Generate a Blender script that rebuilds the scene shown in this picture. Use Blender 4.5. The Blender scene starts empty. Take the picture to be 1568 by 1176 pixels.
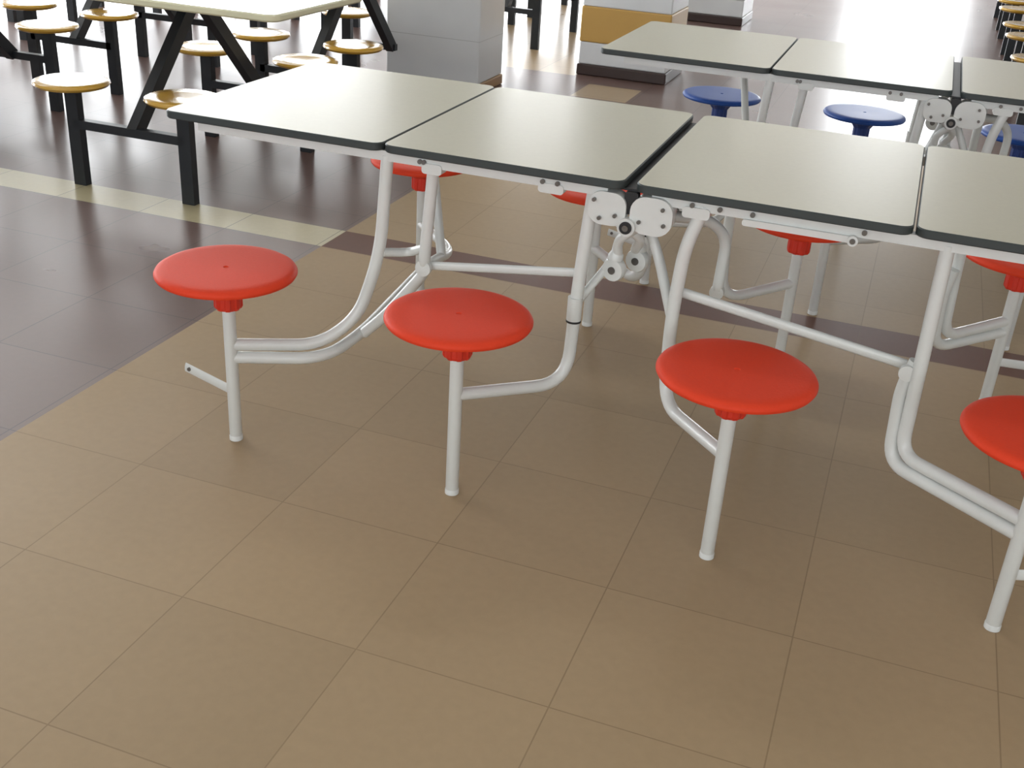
import bpy, bmesh, math, random
from mathutils import Vector, Matrix
random.seed(3)
scene=bpy.context.scene
scene.view_settings.view_transform='Standard'

# ------------------------------------------------------------------ materials
def srgb(r,g,b):
    def f(c):
        c/=255
        return c/12.92 if c<=.04045 else ((c+.055)/1.055)**2.4
    return (f(r),f(g),f(b),1)
def mat(name,col,rough=.5,metal=0,noise=0,nscale=20,bump=0,coat=0,spec=.5):
    m=bpy.data.materials.new(name); m.use_nodes=True
    nt=m.node_tree; b=nt.nodes['Principled BSDF']
    b.inputs['Base Color'].default_value=col
    b.inputs['Roughness'].default_value=rough
    b.inputs['Metallic'].default_value=metal
    b.inputs['Specular IOR Level'].default_value=spec
    b.inputs['Coat Weight'].default_value=coat
    b.inputs['Coat Roughness'].default_value=.12
    if noise or bump:
        tc=nt.nodes.new('ShaderNodeTexCoord'); n=nt.nodes.new('ShaderNodeTexNoise')
        n.inputs['Scale'].default_value=nscale; n.inputs['Detail'].default_value=5
        nt.links.new(tc.outputs['Object'],n.inputs['Vector'])
        if noise:
            mx=nt.nodes.new('ShaderNodeMix'); mx.data_type='RGBA'
            mx.inputs['A'].default_value=tuple(c*(1-noise) for c in col[:3])+(1,)
            mx.inputs['B'].default_value=tuple(min(1,c*(1+noise)) for c in col[:3])+(1,)
            nt.links.new(n.outputs['Fac'],mx.inputs['Factor'])
            nt.links.new(mx.outputs['Result'],b.inputs['Base Color'])
        if bump:
            bp=nt.nodes.new('ShaderNodeBump'); bp.inputs['Strength'].default_value=bump; bp.inputs['Distance'].default_value=.002
            nt.links.new(n.outputs['Fac'],bp.inputs['Height']); nt.links.new(bp.outputs['Normal'],b.inputs['Normal'])
    return m
M_lam=mat('laminate_offwhite',srgb(182,178,158),.36,noise=.05,nscale=90,coat=.12)
M_band=mat('edge_band_dark',srgb(55,62,62),.5)
M_white=mat('white_powder_coat',srgb(218,220,217),.33,noise=.04,nscale=30,coat=.2)
M_steel=mat('bolt_steel',srgb(120,118,115),.35,metal=.8)
M_blackp=mat('black_plastic',srgb(30,30,32),.5)
M_red=mat('red_plastic',srgb(226,66,36),.6,noise=.05,nscale=160,bump=.2,spec=.22)
M_redhub=mat('red_plastic_hub',srgb(212,50,30),.4,noise=.05,nscale=60)
M_blue=mat('blue_plastic',srgb(28,72,150),.42,noise=.05,nscale=60,spec=.35)
M_bluehub=mat('blue_plastic_hub',srgb(22,56,125),.4,noise=.05,nscale=60)
M_yel=mat('yellow_seat_plastic',srgb(205,160,60),.22,noise=.08,nscale=25,coat=.6)
M_blk=mat('black_painted_steel',srgb(34,38,42),.4,noise=.1,nscale=30)
M_marb=mat('cream_table_top',srgb(225,222,190),.15,noise=.1,nscale=6,coat=.5)
M_wall=mat('white_wall_paint',srgb(225,228,230),.6,noise=.02,nscale=3)
M_ceil=mat('ceiling_paint',srgb(235,235,232),.8,noise=.02,nscale=2)
M_frame=mat('aluminium_window_frame',srgb(190,195,200),.4,metal=.3)
M_yband=mat('yellow_wall_band',srgb(195,155,85),.35,noise=.05,nscale=8)
M_dbase=mat('dark_skirting_tile',srgb(62,48,45),.3,noise=.1,nscale=8)
M_tbase=mat('tan_skirting_tile',srgb(150,115,75),.3,noise=.1,nscale=8)
def em(name,col,s):
    m=bpy.data.materials.new(name); m.use_nodes=True
    b=m.node_tree.nodes['Principled BSDF']; b.inputs['Base Color'].default_value=col
    b.inputs['Emission Color'].default_value=col; b.inputs['Emission Strength'].default_value=s
    return m
M_fill=em('fill_lamp_glow',(1,1,.95,1),10)  # glow of the added overhead fill panels

# node helper
class NT:
    def __init__(s,nt): s.nt=nt
    def m(s,op,a,b=None,c=None):
        n=s.nt.nodes.new('ShaderNodeMath'); n.operation=op
        for i,v in enumerate((a,b,c)):
            if v is None: continue
            if isinstance(v,(int,float)): n.inputs[i].default_value=v
            else: s.nt.links.new(v,n.inputs[i])
        return n.outputs[0]
    def mix(s,f,a,b):
        n=s.nt.nodes.new('ShaderNodeMix'); n.data_type='RGBA'
        for k,v in (('Factor',f),('A',a),('B',b)):
            if isinstance(v,(int,float,tuple)): n.inputs[k].default_value=v
            else: s.nt.links.new(v,n.inputs[k])
        return n.outputs['Result']
T=.3887; X0=-.6355; Y0=-.4076; XB=X0-2*T+.02
def floor_mat():
    m=bpy.data.materials.new('floor_ceramic_tiles'); m.use_nodes=True
    nt=m.node_tree; h=NT(nt); b=nt.nodes['Principled BSDF']
    tc=nt.nodes.new('ShaderNodeTexCoord'); sp=nt.nodes.new('ShaderNodeSeparateXYZ')
    nt.links.new(tc.outputs['Object'],sp.inputs[0]); x=sp.outputs[0]; y=sp.outputs[1]
    gx=h.m('DIVIDE',h.m('SUBTRACT',x,X0-40*T),T); gy=h.m('DIVIDE',h.m('SUBTRACT',y,Y0-40*T),T)
    def line(g,w):
        fr=h.m('FRACT',g); d=h.m('MINIMUM',fr,h.m('SUBTRACT',1.0,fr)); return h.m('LESS_THAN',d,w)
    ln=h.m('MAXIMUM',line(gx,.0038),line(gy,.0038))
    cv=nt.nodes.new('ShaderNodeCombineXYZ'); nt.links.new(h.m('FLOOR',gx),cv.inputs[0]); nt.links.new(h.m('FLOOR',gy),cv.inputs[1])
    wn=nt.nodes.new('ShaderNodeTexWhiteNoise'); nt.links.new(cv.outputs[0],wn.inputs['Vector'])
    n1=nt.nodes.new('ShaderNodeTexNoise'); n1.inputs['Scale'].default_value=1.3; n1.inputs['Detail'].default_value=4
    n2=nt.nodes.new('ShaderNodeTexNoise'); n2.inputs['Scale'].default_value=45; n2.inputs['Detail'].default_value=6
    nt.links.new(tc.outputs['Object'],n1.inputs['Vector']); nt.links.new(tc.outputs['Object'],n2.inputs['Vector'])
    beige=srgb(164,141,110); dark=srgb(102,80,74); cream=srgb(184,174,140); brown=srgb(104,72,60)
    left=h.m('LESS_THAN',x,XB); stripe=h.m('MULTIPLY',h.m('GREATER_THAN',y,1.15),h.m('LESS_THAN',y,1.345))
    far=h.m('GREATER_THAN',y,3.9)
    darkz=h.m('MAXIMUM',left,far)
    col=h.mix(darkz,beige,dark)
    scol=h.mix(left,brown,cream)
    col=h.mix(stripe,col,scol)
    patch=h.m('MULTIPLY',h.m('MULTIPLY',h.m('GREATER_THAN',x,-1.39),h.m('LESS_THAN',x,-1.05)),h.m('MULTIPLY',h.m('GREATER_THAN',y,4.2),h.m('LESS_THAN',y,4.6)))
    lf=h.m('MULTIPLY',h.m('MULTIPLY',h.m('GREATER_THAN',y,4.8),h.m('LESS_THAN',x,-1.55)),h.m('GREATER_THAN',x,-2.9))
    col=h.mix(h.m('MAXIMUM',patch,lf),col,beige)
    tone=h.m('ADD',h.m('MULTIPLY',wn.outputs['Value'],.08),h.m('ADD',h.m('MULTIPLY',n1.outputs['Fac'],.16),h.m('MULTIPLY',n2.outputs['Fac'],.14)))
    tone=h.m('ADD',tone,.81)
    mu=nt.nodes.new('ShaderNodeMix'); mu.data_type='RGBA'; mu.blend_type='MULTIPLY'; mu.inputs['Factor'].default_value=1
    nt.links.new(col,mu.inputs['A']); cc=nt.nodes.new('ShaderNodeCombineColor')
    for i in range(3): nt.links.new(tone,cc.inputs[i])
    nt.links.new(cc.outputs[0],mu.inputs['B'])
    col=mu.outputs['Result']
    grout=h.mix(darkz,srgb(106,86,62),srgb(46,38,37))
    vo=nt.nodes.new('ShaderNodeTexVoronoi'); vo.inputs['Scale'].default_value=1.4; nt.links.new(tc.outputs['Object'],vo.inputs['Vector'])
    speck=h.m('LESS_THAN',vo.outputs['Distance'],.014)
    col=h.mix(h.m('MULTIPLY',speck,.6),col,srgb(70,60,50))
    col=h.mix(h.m('MULTIPLY',ln,h.m('ADD',h.m('ADD',.26,h.m('MULTIPLY',darkz,.35)),h.m('MULTIPLY',n1.outputs['Fac'],.35))),col,grout)
    nt.links.new(col,b.inputs['Base Color'])
    r=h.m('ADD',h.m('MULTIPLY',darkz,-.20),h.m('ADD',h.m('MULTIPLY',n1.outputs['Fac'],.1),.44))
    nt.links.new(r,b.inputs['Roughness'])
    nt.links.new(h.m('ADD',.26,h.m('MULTIPLY',darkz,.2)),b.inputs['Specular IOR Level'])
    bp=nt.nodes.new('ShaderNodeBump'); bp.inputs['Strength'].default_value=.12; bp.inputs['Distance'].default_value=.001
    nt.links.new(h.m('SUBTRACT',h.m('MULTIPLY',n1.outputs['Fac'],.6),ln),bp.inputs['Height']); nt.links.new(bp.outputs['Normal'],b.inputs['Normal'])
    return m
def tilewall_mat():
    m=bpy.data.materials.new('glazed_pillar_tiles'); m.use_nodes=True
    nt=m.node_tree; h=NT(nt); b=nt.nodes['Principled BSDF']
    tc=nt.nodes.new('ShaderNodeTexCoord'); sp=nt.nodes.new('ShaderNodeSeparateXYZ'); nt.links.new(tc.outputs['Object'],sp.inputs[0])
    fr=h.m('FRACT',h.m('DIVIDE',sp.outputs[2],.3)); ln=h.m('LESS_THAN',fr,.012)
    n=nt.nodes.new('ShaderNodeTexNoise'); n.inputs['Scale'].default_value=4; nt.links.new(tc.outputs['Object'],n.inputs['Vector'])
    base=h.mix(n.outputs['Fac'],srgb(212,214,217),srgb(228,230,231))
    nt.links.new(h.mix(h.m('MULTIPLY',ln,.5),base,srgb(150,152,152)),b.inputs['Base Color'])
    b.inputs['Roughness'].default_value=.3
    return m
M_floor=floor_mat(); M_ptile=tilewall_mat()

# ------------------------------------------------------------------ mesh helpers
class MB:
    """collect geometry with several materials into one mesh"""
    def __init__(s): s.v=[];s.f=[];s.mi=[];s.mats=[]
    def mid(s,m):
        if m not in s.mats: s.mats.append(m)
        return s.mats.index(m)
    def add(s,vs,fs,m):
        o=len(s.v); s.v+= [tuple(v) for v in vs]; k=s.mid(m)
        for f in fs: s.f.append([i+o for i in f]); s.mi.append(k)
    def box(s,a,b,m):
        x0,y0,z0=a;x1,y1,z1=b
        vs=[(x0,y0,z0),(x1,y0,z0),(x1,y1,z0),(x0,y1,z0),(x0,y0,z1),(x1,y0,z1),(x1,y1,z1),(x0,y1,z1)]
        s.add(vs,[(3,2,1,0),(4,5,6,7),(0,1,5,4),(1,2,6,5),(2,3,7,6),(3,0,4,7)],m)
    def lathe(s,prof,c,m,n=48,rib=0,ribn=8,axis=None):
        vs=[];fs=[]
        R=Matrix.Identity(3)
        if axis is not None: R=Vector((0,0,1)).rotation_difference(Vector(axis)).to_matrix()
        c=Vector(c)
        for r,z in prof:
            for i in range(n):
                t=2*math.pi*i/n
                rr=r*(1+(rib if (i*ribn*2//n)%2 else 0))
                vs.append(c+R@Vector((rr*math.cos(t),rr*math.sin(t),z)))
        for k in range(len(prof)-1):
            for i in range(n):
                j=(i+1)%n; fs.append((k*n+i,k*n+j,(k+1)*n+j,(k+1)*n+i))
        if prof[0][0]>1e-6: fs.append(tuple(reversed(range(n))))
        if prof[-1][0]>1e-6: fs.append(tuple((len(prof)-1)*n+i for i in range(n)))
        s.add(vs,fs,m)
    def tube(s,pts,r,m,n=16,fil=.05,flat=None):
        pts=[Vector(p) for p in pts]
        P=[pts[0]]
        for i in range(1,len(pts)-1):
            a,b,c=pts[i-1],pts[i],pts[i+1]
            d=min(fil,(a-b).length*.48,(c-b).length*.48)
            p0=b+(a-b).normalized()*d; p1=b+(c-b).normalized()*d
            for k in range(9):
                t=k/8; P.append(p0*(1-t)**2+b*2*t*(1-t)+p1*t*t)
        P.append(pts[-1])
        Q=[P[0]]
        for p in P[1:]:
            if (p-Q[-1]).length>1e-4: Q.append(p)
        P=Q; vs=[];fs=[]
        d0=(P[1]-P[0]).normalized()
        up=Vector((0,0,1)) if abs(d0.z)<.9 else Vector((0,1,0))
        u=d0.cross(up).normalized(); w=u.cross(d0)
        prev=d0
        for i,p in enumerate(P):
            d=(P[min(i+1,len(P)-1)]-P[max(i-1,0)]).normalized()
            q=prev.rotation_difference(d); u=q@u; w=q@w; prev=d
            for k in range(n):
                t=2*math.pi*k/n
                a,b_=(r,r) if flat is None else flat
                vs.append(p+u*(a*math.cos(t))+w*(b_*math.sin(t)))
        for i in range(len(P)-1):
            for k in range(n):
                j=(k+1)%n; fs.append((i*n+k,i*n+j,(i+1)*n+j,(i+1)*n+k))
        fs.append(tuple(reversed(range(n)))); fs.append(tuple((len(P)-1)*n+k for k in range(n)))
        s.add(vs,fs,m)
    def slab(s,x0,x1,y0,y1,z0,z1,rad,mt,ms,seg=8,bev=.0025):
        def ring(ins,z):
            out=[]
            for cx,cy,a0 in ((x1-rad,y1-rad,0),(x0+rad,y1-rad,90),(x0+rad,y0+rad,180),(x1-rad,y0+rad,270)):
                for k in range(seg+1):
                    a=math.radians(a0+90*k/seg); out.append((cx+(rad-ins)*math.cos(a),cy+(rad-ins)*math.sin(a),z))
            return out
        rings=[ring(bev,z0),ring(0,z0+bev),ring(0,z1-bev),ring(bev,z1)]
        n=len(rings[0]); vs=sum(rings,[]); fs=[]
        for k in range(3):
            for i in range(n):
                j=(i+1)%n; fs.append((k*n+i,k*n+j,(k+1)*n+j,(k+1)*n+i))
        s.add(vs,fs,ms)
        s.add(rings[0],[tuple(reversed(range(n)))],ms); s.add(rings[3],[tuple(range(n))],mt)
    def obj(s,name,parent=None,smooth=True,loc=None,ang=35):
        me=bpy.data.meshes.new(name); me.from_pydata(s.v,[],s.f)
        for m in s.mats: me.materials.append(m)
        me.polygons.foreach_set('material_index',s.mi)
        bm=bmesh.new(); bm.from_mesh(me); bmesh.ops.recalc_face_normals(bm,faces=bm.faces); bm.to_mesh(me); bm.free()
        if smooth:
            me.shade_smooth(); me.set_sharp_from_angle(angle=math.radians(ang))
        o=bpy.data.objects.new(name,me); scene.collection.objects.link(o)
        if parent: o.parent=parent
        if loc: o.location=loc
        return o
def empty(name,loc):
    e=bpy.data.objects.new(name,None); e.empty_display_size=.1; e.location=loc; scene.collection.objects.link(e); return e

# ------------------------------------------------------------------ pedestal stools of folding tables
HS=.463
def plastic_seat(e,m,mh,R=.1645):
    b=MB()
    b.lathe([(0,HS-.022),(.05,HS-.024),(.13,HS-.0215),(.154,HS-.0215),(.1615,HS-.019),(R,HS-.014),(R,HS-.011),(R-.003,HS-.0055),(R-.009,HS-.0018),(R-.018,HS-.0003),(.13,HS),(.06,HS-.0005),(.007,HS-.0008),(.005,HS-.003),(0,HS-.003)],(0,0,0),m,n=72)
    b.obj('seat',e)
    b=MB()
    b.lathe([(.060,HS-.0215),(.055,HS-.034),(.042,HS-.050),(.034,HS-.062)],(0,0,0),mh,n=64,rib=.06,ribn=8)
    b.lathe([(.031,HS-.056),(.031,HS-.098),(.028,HS-.104),(.016,HS-.104)],(0,0,0),mh,n=64,rib=.09,ribn=8)
    b.obj('seat_hub',e,ang=25)
def stool(x,y,color):
    m,mh={'red':(M_red,M_redhub),'blue':(M_blue,M_bluehub)}[color]
    e=empty(color+'_round_stool',(x,y,0))
    plastic_seat(e,m,mh)
    b=MB(); b.lathe([(.013,0),(.0155,.004),(.0155,HS-.05)],(0,0,0),M_white,n=28); b.obj('post',e)
    b=MB(); b.lathe([(.0145,.0),(.0165,.001),(.0165,.012),(.0155,.014)],(0,0,0),M_white,n=28); b.obj('foot_cap',e)

W=.763; HT=.75; SO=.15
def folding_table(ox,oy,color,name='folding_cafeteria_table'):
    e=empty(name,(ox,oy,0))
    for i,(a,c) in enumerate([(-1.186,-.594),(-.590,-.012),(.014,.592),(.597,1.187)]):
        b=MB(); b.slab(a,c,0,W,HT-.019,HT,.028,M_lam,M_band); b.obj('top_panel_%d'%(i+1),e)
    b=MB()
    zr=HT-.019
    for sgn,(a,c) in ((-1,(-1.10,-.05)),(1,(.05,1.10))):
        for yy in (.022,W-.047):
            b.box((a,yy,zr-.025),(c,yy+.025,zr-.001),M_white)
        for xx in (a,-.61 if sgn<0 else .60, c-.025):
            b.box((xx,.047,zr-.024),(xx+.025,W-.047,zr-.002),M_white)
    b.box((-.030,.03,zr-.006),(.032,W-.03,zr-.001),M_blackp)  # dark strip added under the fold gap to stand in for its shade
    b.obj('under_frame',e,ang=20)
    b=MB()
    r=.0150
    SX=[-.889,-.299,.314,.912]
    zt=zr-.014
    Fm=lambda L:[(x,W-(y if y>-.2 else -SO),z) for x,y,z in L]
    same=lambda L:L
    # ---- left outer support: swept leg + C tube running to the far stool
    b.tube([(-.590,.035,zt),(-.605,.03,.47),(-.645,-.01,.31),(-.72,-.075,.245),(-.889,-.203,.262)],r,M_white,fil=.09)
    b.tube([(-.889,-.203,.228),(-.70,-.085,.215),(-.67,.06,.235),(-.70,W-.20,.26),(-.70,W-.03,.235),(-.889,W+SO,.240)],r,M_white,fil=.085)
    b.tube([(-.475,.045,zt),(-.498,.055,.47),(-.505,.075,.425),(-.60,.055,.30),(-.665,.06,.235)],r*.95,M_white,fil=.05)
    b.tube([(-.60,.03,.475),(-.56,.10,.46),(-.505,.07,.49)],.011,M_white,fil=.03)
    # rear leg of the left half, raking back up to the rear rail
    b.tube([(-.70,W-.12,.25),(-.745,W-.08,.45),(-.80,W-.04,zt)],r*.95,M_white,fil=.05)
    # ---- right outer support: double tubes near, double tubes far
    b.tube([(.665,.035,zt),(.668,.03,.45),(.67,.02,.235),(.912,-.203,.262)],r,M_white,fil=.055)
    b.tube([(.658,.045,.45),(.642,.045,.38),(.650,.03,.205),(.912,-.203,.228)],r,M_white,fil=.055)
    b.tube(Fm([(.735,.05,zt),(.738,.03,.45),(.745,.02,.245),(.912,-.203,.262)]),r,M_white,fil=.06)
    b.tube(Fm([(.730,.055,.45),(.718,.05,.38),(.725,.03,.212),(.912,-.203,.228)]),r,M_white,fil=.06)
    # ---- inner legs
    for F in (same,Fm):
        b.tube(F([(-.085,.04,zt),(-.10,.035,.5),(-.105,.02,.235),(-.299,-.203,.262)]),r,M_white,fil=.085)
        b.tube(F([(.165,.035,zt),(.135,.03,.62),(.125,.03,.45),(.135,.02,.235),(.314,-.203,.262)]),r,M_white,fil=.08)
        c=F([(-.103,.030,0)])[0]
        b.lathe([(.0175,.395),(.0175,.455)],c,M_white,n=24)
        b.lathe([(.0180,.393),(.0180,.398)],c,M_blackp,n=24)
    # tie bars
    b.tube([(-.10,.06,.505),(-.50,.075,.445)],.01,M_white,flat=(.006,.011))
    b.tube([(.13,.055,.505),(.64,.075,.425)],.01,M_white,flat=(.008,.012))
    # braces to gear housing
    b.tube([(.125,.04,.44),(.06,.12,.56),(.02,.12,.64)],.012,M_white,fil=.04)
    b.tube([(-.10,.04,.44),(-.05,.12,.52),(-.02,.12,.62)],.010,M_white,fil=.04)
    b.tube([(.05,.06,.67),(.16,.16,.65),(.20,.20,.60),(.195,.20,.47)],.013,M_white,fil=.06)
    b.lathe([(.017,-.010),(.017,.010)],(.195,.20,.465),M_white,n=24,axis=(0,1,0))
    b.lathe([(.020,-.006),(.020,.006)],(-.500,.055,.445),M_white,n=24,axis=(0,1,0))
    b.lathe([(.018,-.006),(.018,.006)],(.645,.03,.425),M_white,n=24,axis=(0,1,0))
    b.obj('leg_tubes',e)
    b=MB()
    b.tube([(-.889,-.203,.135),(-1.045,-.175,.155)],.01,M_white,flat=(.004,.013))
    b.tube([(.912,-.203,.135),(1.07,-.175,.155)],.01,M_white,flat=(.004,.013))
    b.tube([(.912,W+SO,.135),(1.07,W+SO-.03,.155)],.01,M_white,flat=(.004,.013))
    b.lathe([(.005,-.008),(.005,.008)],(-1.03,-.177,.155),M_steel,n=12,axis=(0,1,0))
    b.obj('side_stubs',e)
    # folding mechanism
    b=MB()
    def plate(cx,cz,w,h,y0,y1,m,rad):
        pts=[]
        for sx,sz,a0 in ((1,1,0),(-1,1,90),(-1,-1,180),(1,-1,270)):
            for k in range(7):
                a=math.radians(a0+15*k); pts.append((cx+sx*(w/2-rad)+rad*math.cos(a),cz+sz*(h/2-rad)+rad*math.sin(a)))
        n=len(pts); vs=[(p[0],y0,p[1]) for p in pts]+[(p[0],y1,p[1]) for p in pts]
        fs=[tuple(range(n)),tuple(reversed(range(n,2*n)))]+[(i,(i+1)%n,n+(i+1)%n,n+i) for i in range(n)]
        b.add(vs,fs,m)
    for side in (0,1):
        g=(lambda y:y) if side==0 else (lambda y:W-y)
        def pl(cx,cz,w,h,ya,yb,m,rad):
            a,c=sorted((g(ya),g(yb))); plate(cx,cz,w,h,a,c,m,rad)
        pl(-.045,.682,.085,.075,.012,.05,M_white,.03)
        pl(.055,.680,.095,.085,.010,.052,M_white,.035)
        pl(.005,.700,.03,.05,.02,.04,M_blackp,.006)
        b.lathe([(.020,-.012),(.020,.010)],(.004,g(.012),.650),M_white,n=28,axis=(0,1,0))
        b.lathe([(.014,-.016),(.014,.014)],(.004,g(.012),.650),M_blackp,n=28,axis=(0,1,0))
        b.lathe([(.007,-.019),(.007,.017)],(.004,g(.012),.650),M_steel,n=20,axis=(0,1,0))
        b.tube([(.03,g(.04),.65),(-.03,g(.08),.59),(-.03,g(.10),.55)],.011,M_white,fil=.03)
        b.tube([(-.02,g(.03),.65),(.025,g(.09),.60),(.0,g(.14),.555)],.011,M_white,fil=.03)
        for cx,cy,cz in ((-.035,.10,.525),(.005,.16,.535)):
            b.lathe([(.010,-.013),(.026,-.012),(.028,-.006),(.028,.006),(.026,.012),(.010,.013)],(cx,g(cy),cz-.012),M_white,n=32,axis=(.25,1,0))
            b.lathe([(.009,-.016),(.009,.016)],(cx,g(cy),cz-.012),M_steel,n=16,axis=(.25,1,0))
            b.lathe([(.004,0),(.018,.001),(.018,.012),(.011,.022),(.009,.04)],(cx,g(cy),cz+.012),M_white,n=24)
        for bx,bz in ((-.075,.70),(-.06,.66),(-.025,.67),(.03,.665),(.08,.70),(.085,.665)):
            b.lathe([(.0045,-.006),(.0045,.006)],(bx,g(.010),bz),M_steel,n=12,axis=(0,1,0))
        for bx in (-.50,-.49,-.20,-.165,.14,.20,.27,.50):
            b.lathe([(.0055,-.004),(.0055,.004)],(bx,g(.020),zr-.013),M_steel,n=12,axis=(0,1,0))
        pl(-.47,.704,.05,.024,.018,.05,M_white,.008)
        pl(-.18,.704,.06,.022,.019,.048,M_white,.008)
        pl(.15,.702,.06,.024,.017,.05,M_white,.008)
        pl(.37,.700,.24,.014,.015,.04,M_white,.006)
        b.lathe([(.011,-.005),(.011,.005)],(.48,g(.015),.699),M_white,n=20,axis=(0,1,0))
        b.lathe([(.006,-.007),(.006,.007)],(.48,g(.015),.699),M_steel,n=16,axis=(0,1,0))
    b.tube([(.004,.02,.65),(.004,W-.02,.65)],.010,M_white)
    b.obj('folding_mechanism',e)
    for x in SX:
        stool(ox+x,oy-.2036,color); stool(ox+x,oy+W+(SO if color=='red' else SO+.03),color)
folding_table(0,0,'red')
folding_table(.665,1.575,'blue')

# ------------------------------------------------------------------ yellow-seat canteen tables
def canteen_table(cx,cy,skip=()):
    e=empty('canteen_table',(cx,cy,0))
    b=MB(); b.slab(-.64,.62,-.38,.36,.722,.75,.05,M_marb,M_marb,bev=.006); b.obj('table_top',e)
    b=MB()
    Y=.465; X=.26
    for y in (-Y,Y):
        xr=.05 if (True,y>0) in skip else X
        b.box((-X,y-.018,.235),(xr,y+.018,.27),M_blk)
    def strut(p,q,w=.022,h=.028):
        p=Vector(p);q=Vector(q); d=(q-p).normalized(); u=Vector((1,0,0)); w2=d.cross(u)
        vs=[]
        for P in (p,q):
            for a,c in ((-1,-1),(1,-1),(1,1),(-1,1)): vs.append(P+u*a*w+w2*c*h)
        b.add(vs,[(0,1,2,3),(7,6,5,4),(0,4,5,1),(1,5,6,2),(2,6,7,3),(3,7,4,0)],M_blk)
    strut((.02,-Y,.25),(.02,-.02,.715)); strut((.02,Y,.25),(.02,.02,.715))
    b.box((-.01,-.25,.70),(.05,.25,.7215),M_blk)
    b.box((-.45,-.02,.695),(.45,.02,.7215),M_blk)
    b.obj('frame',e,smooth=False)
    for x in (-X,X):
        for y in (-Y,Y):
            if (x>0,y>0) in skip: continue
            H=.425
            t=empty('yellow_round_stool',(cx+x,cy+y,0))
            c=MB()
            c.lathe([(0,H-.028),(.12,H-.028),(.140,H-.022),(.148,H-.012),(.145,H-.004),(.135,H),(.09,H-.004),(0,H-.006)],(0,0,0),M_yel,n=56); c.obj('seat',t)
            c=MB(); c.box((-.028,-.018,0),(.028,.018,H-.03),M_blk); c.box((-.07,-.05,H-.036),(.07,.05,H-.0275),M_blk); c.obj('post',t,smooth=False)
for cx in (-2.34,-3.77,-5.20):
    for cy in (1.80,3.20,4.60,6.0,7.4):
        if cx>-2.5 and abs(cy-4.60)<.1: continue
        if cx>-2.5 and abs(cy-3.20)<.1: canteen_table(cx,cy,skip=((True,True),)); continue
        canteen_table(cx,cy)
for cy in (5.3,6.8,8.3,9.8): canteen_table(1.42,cy)

# ------------------------------------------------------------------ pillars
def pillar(x0,x1,y0,y1,kind):
    b=MB(); h=3.6
    if kind=='tile':
        b.box((x0,y0,.06),(x1,y1,h),M_ptile); b.box((x0-.006,y0-.006,0),(x1+.006,y1+.006,.06),M_tbase)
    else:
        b.box((x0,y0,.07),(x1,y1,.21),M_ptile); b.box((x0-.004,y0-.004,.21),(x1+.004,y1+.004,.43),M_yband if kind=='band' else M_ptile)
        b.box((x0,y0,.43),(x1,y1,h),M_ptile); b.box((x0-.008,y0-.008,0),(x1+.008,y1+.008,.07),M_dbase)
    o=b.obj('pillar',smooth=False)
    m=o.modifiers.new('bev','BEVEL'); m.width=.008; m.segments=2
pillar(-2.45,-1.86,3.87,4.27,'tile')
pillar(-1.55,-.97,4.86,5.35,'band')
pillar(-1.50,-.97,7.75,8.3,'plain')

# ------------------------------------------------------------------ room shell
XL,XR,YB,YF,ZC=-9.,8.,-6.,19.,3.6
b=MB(); b.box((XL-.3,YB-.3,-.1),(XR+.3,YF+.3,0),M_floor); b.obj('floor',smooth=False)
b=MB(); b.box((XL-.3,YB-.3,ZC),(XR+.3,YF+.3,ZC+.1),M_ceil); b.obj('ceiling',smooth=False)
b=MB(); b.box((XR,YB,0),(XR+.2,YF,ZC),M_wall); b.obj('wall_right',smooth=False)
z0,z1=.25,3.2
t=.05
b=MB(); xb=[(-6,-3.4),(-2.8,-.2),(.4,3.0),(3.6,6.2)]  # invented window openings behind the camera, cut to let in front fill
b.box((XL,YB-.2,0),(XR,YB,1.0),M_wall); b.box((XL,YB-.2,3.0),(XR,YB,ZC),M_wall)
prev=XL
for a,c in xb+[(XR,XR)]:
    b.box((prev,YB-.2,1.0),(a,YB,3.0),M_wall); prev=c
b.obj('wall_back',smooth=False)
wi=1
for a,c in xb:  # frames for the added fill windows
    w=MB()
    for p,q in ((a,a+t),(c-t,c),((a+c)/2-t/2,(a+c)/2+t/2)): w.box((p,YB-.13,1.0),(q,YB-.07,3.0),M_frame)
    for p,q in ((1.0,1.0+t),(3.0-t,3.0)): w.box((a,YB-.13,p),(c,YB-.07,q),M_frame)
    w.obj('window_%d'%wi,smooth=False); wi+=1
b=MB()
ys=[(1.7,4.3),(4.8,7.4),(7.9,10.5),(11.,13.6),(14.1,16.7)]
b.box((XL-.2,YB,0),(XL,YF,z0),M_wall); b.box((XL-.2,YB,z1),(XL,YF,ZC),M_wall)
prev=YB
for a,c in ys+[(YF,YF)]:
    b.box((XL-.2,prev,z0),(XL,a,z1),M_wall); prev=c
b.obj('wall_left',smooth=False)
for a,c in ys:
    w=MB()
    for p,q in ((a,a+t),(c-t,c),((a+c)/2-t/2,(a+c)/2+t/2)): w.box((XL-.13,p,z0),(XL-.07,q,z1),M_frame)
    for p,q in ((z0,z0+t),(z1-t,z1),(2.2,2.2+t)): w.box((XL-.13,a,p),(XL-.07,c,q),M_frame)
    w.obj('window_%d'%wi,smooth=False); wi+=1
xs=[(-8.6,-6.6),(-6.2,-4.2)]
D0,D1=-.75,1.0
b=MB()
b.box((XL,YF,z1),(D0,YF+.2,ZC),M_wall); b.box((XL,YF,0),(D0,YF+.2,z0),M_wall)
prev=XL
for a,c in xs+[(D0,D0)]:
    b.box((prev,YF,z0),(a,YF+.2,z1),M_wall); prev=c
b.obj('wall_far',smooth=False)
b=MB(); b.box((D1,YF,0),(XR,YF+.2,ZC),M_wall); b.obj('wall_far_side',smooth=False)
b=MB(); b.box((D0,YF,z1),(D1,YF+.2,ZC),M_wall); b.obj('trim_1',smooth=False)
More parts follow.
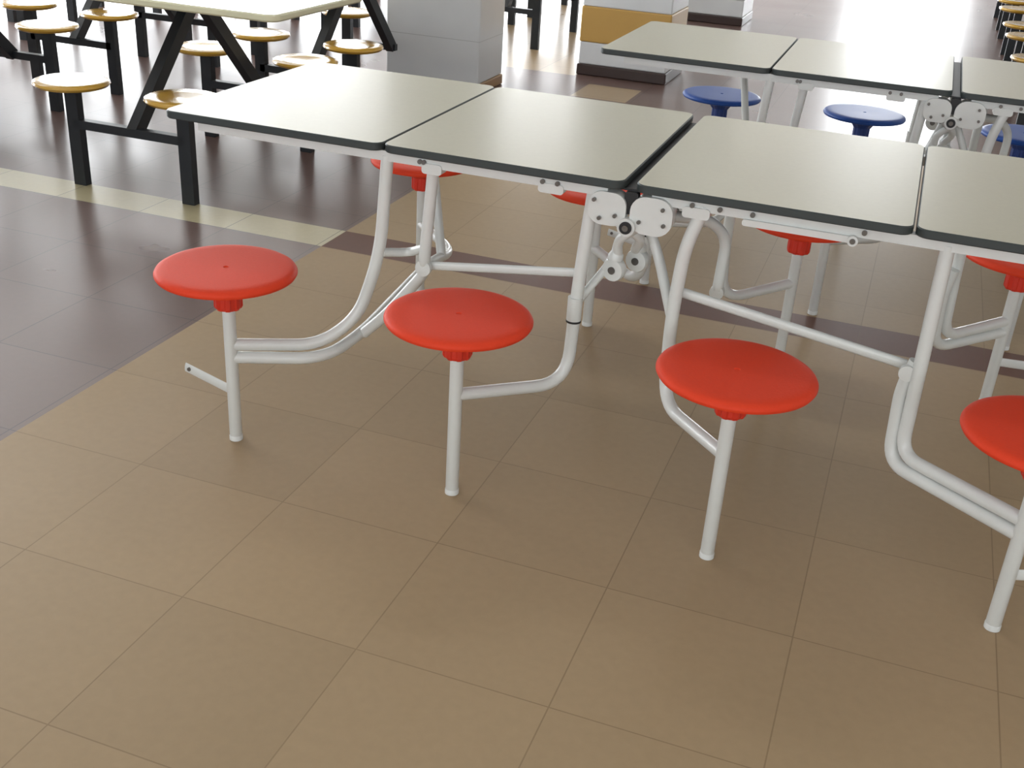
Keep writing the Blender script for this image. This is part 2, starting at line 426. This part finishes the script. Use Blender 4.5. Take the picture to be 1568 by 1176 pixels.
for a,c in xs:
    w=MB()
    for p,q in ((a,a+t),(c-t,c),((a+c)/2-t/2,(a+c)/2+t/2)): w.box((p,YF+.07,z0),(q,YF+.13,z1),M_frame)
    for p,q in ((z0,z0+t),(z1-t,z1)): w.box((a,YF+.07,p),(c,YF+.13,q),M_frame)
    w.obj('window_%d'%wi,smooth=False); wi+=1
w=MB()
for p,q in ((D0+.005,D0+.06),(D1-.06,D1-.005)): w.box((p,YF+.07,.0),(q,YF+.13,z1-.01),M_frame)
w.box((D0+.06,YF+.07,z1-.06),(D1-.06,YF+.13,z1-.01),M_frame); w.box((D0+.06,YF+.07,0),(D1-.06,YF+.13,.02),M_frame)
w.obj('door_1',smooth=False)
for x in (-5.5,-1,3.5):  # made-up ceiling panels, added as overhead fill
    for y in (2.0,7.5,12.5):
        b=MB(); b.box((x-.62,y-.13,ZC-.07),(x+.62,y+.13,ZC-.001),M_frame); b.box((x-.6,y-.11,ZC-.09),(x+.6,y+.11,ZC-.07),M_fill)
        b.obj('fill_lamp',smooth=False)

# ------------------------------------------------------------------ light
wd=bpy.data.worlds.new('overcast_sky'); scene.world=wd; wd.use_nodes=True
bg=wd.node_tree.nodes['Background']; bg.inputs[0].default_value=(.88,.93,1,1); bg.inputs[1].default_value=2.5
def area(name,loc,rot,sx,sy,p,col):
    l=bpy.data.lights.new(name,'AREA'); l.shape='RECTANGLE'; l.size=sx; l.size_y=sy; l.energy=p; l.color=col
    o=bpy.data.objects.new(name,l); o.location=loc; o.rotation_euler=rot; scene.collection.objects.link(o); return o
area('daylight_left',(XL-.4,9.2,1.75),(0,-math.pi/2,0),3.0,16,2100,(.94,.98,1))
area('daylight_far',(-6.4,YF+.4,1.65),(-math.pi/2,0,0),4.8,3.2,900,(.95,.98,1))
area('daylight_door',(.12,YF+.4,1.6),(-math.pi/2,0,0),1.8,3.2,330,(.95,.98,1))
area('fill_back',(0,YB-.4,2.0),(math.pi/2,0,0),12.6,2.0,170,(.97,.99,.98))  # added front fill from behind the camera, through the invented windows

# ------------------------------------------------------------------ camera
cx,cy,cz,yaw,pit,roll,f=.535,-2.3013,1.4219,.3226,.4624,.0654,1744.3
fw=Vector((-math.sin(yaw)*math.cos(pit),math.cos(yaw)*math.cos(pit),-math.sin(pit)))
r=Vector((math.cos(yaw),math.sin(yaw),0)); u=r.cross(fw)
r2=r*math.cos(roll)+u*math.sin(roll); u2=-r*math.sin(roll)+u*math.cos(roll)
cd=bpy.data.cameras.new('camera'); cam=bpy.data.objects.new('camera',cd); scene.collection.objects.link(cam)
mw=Matrix((( r2.x,u2.x,-fw.x,cx),(r2.y,u2.y,-fw.y,cy),(r2.z,u2.z,-fw.z,cz),(0,0,0,1)))
cam.matrix_world=mw
cd.sensor_width=36; cd.lens=36*f/1600; cd.clip_start=.05; cd.clip_end=200
scene.camera=cam
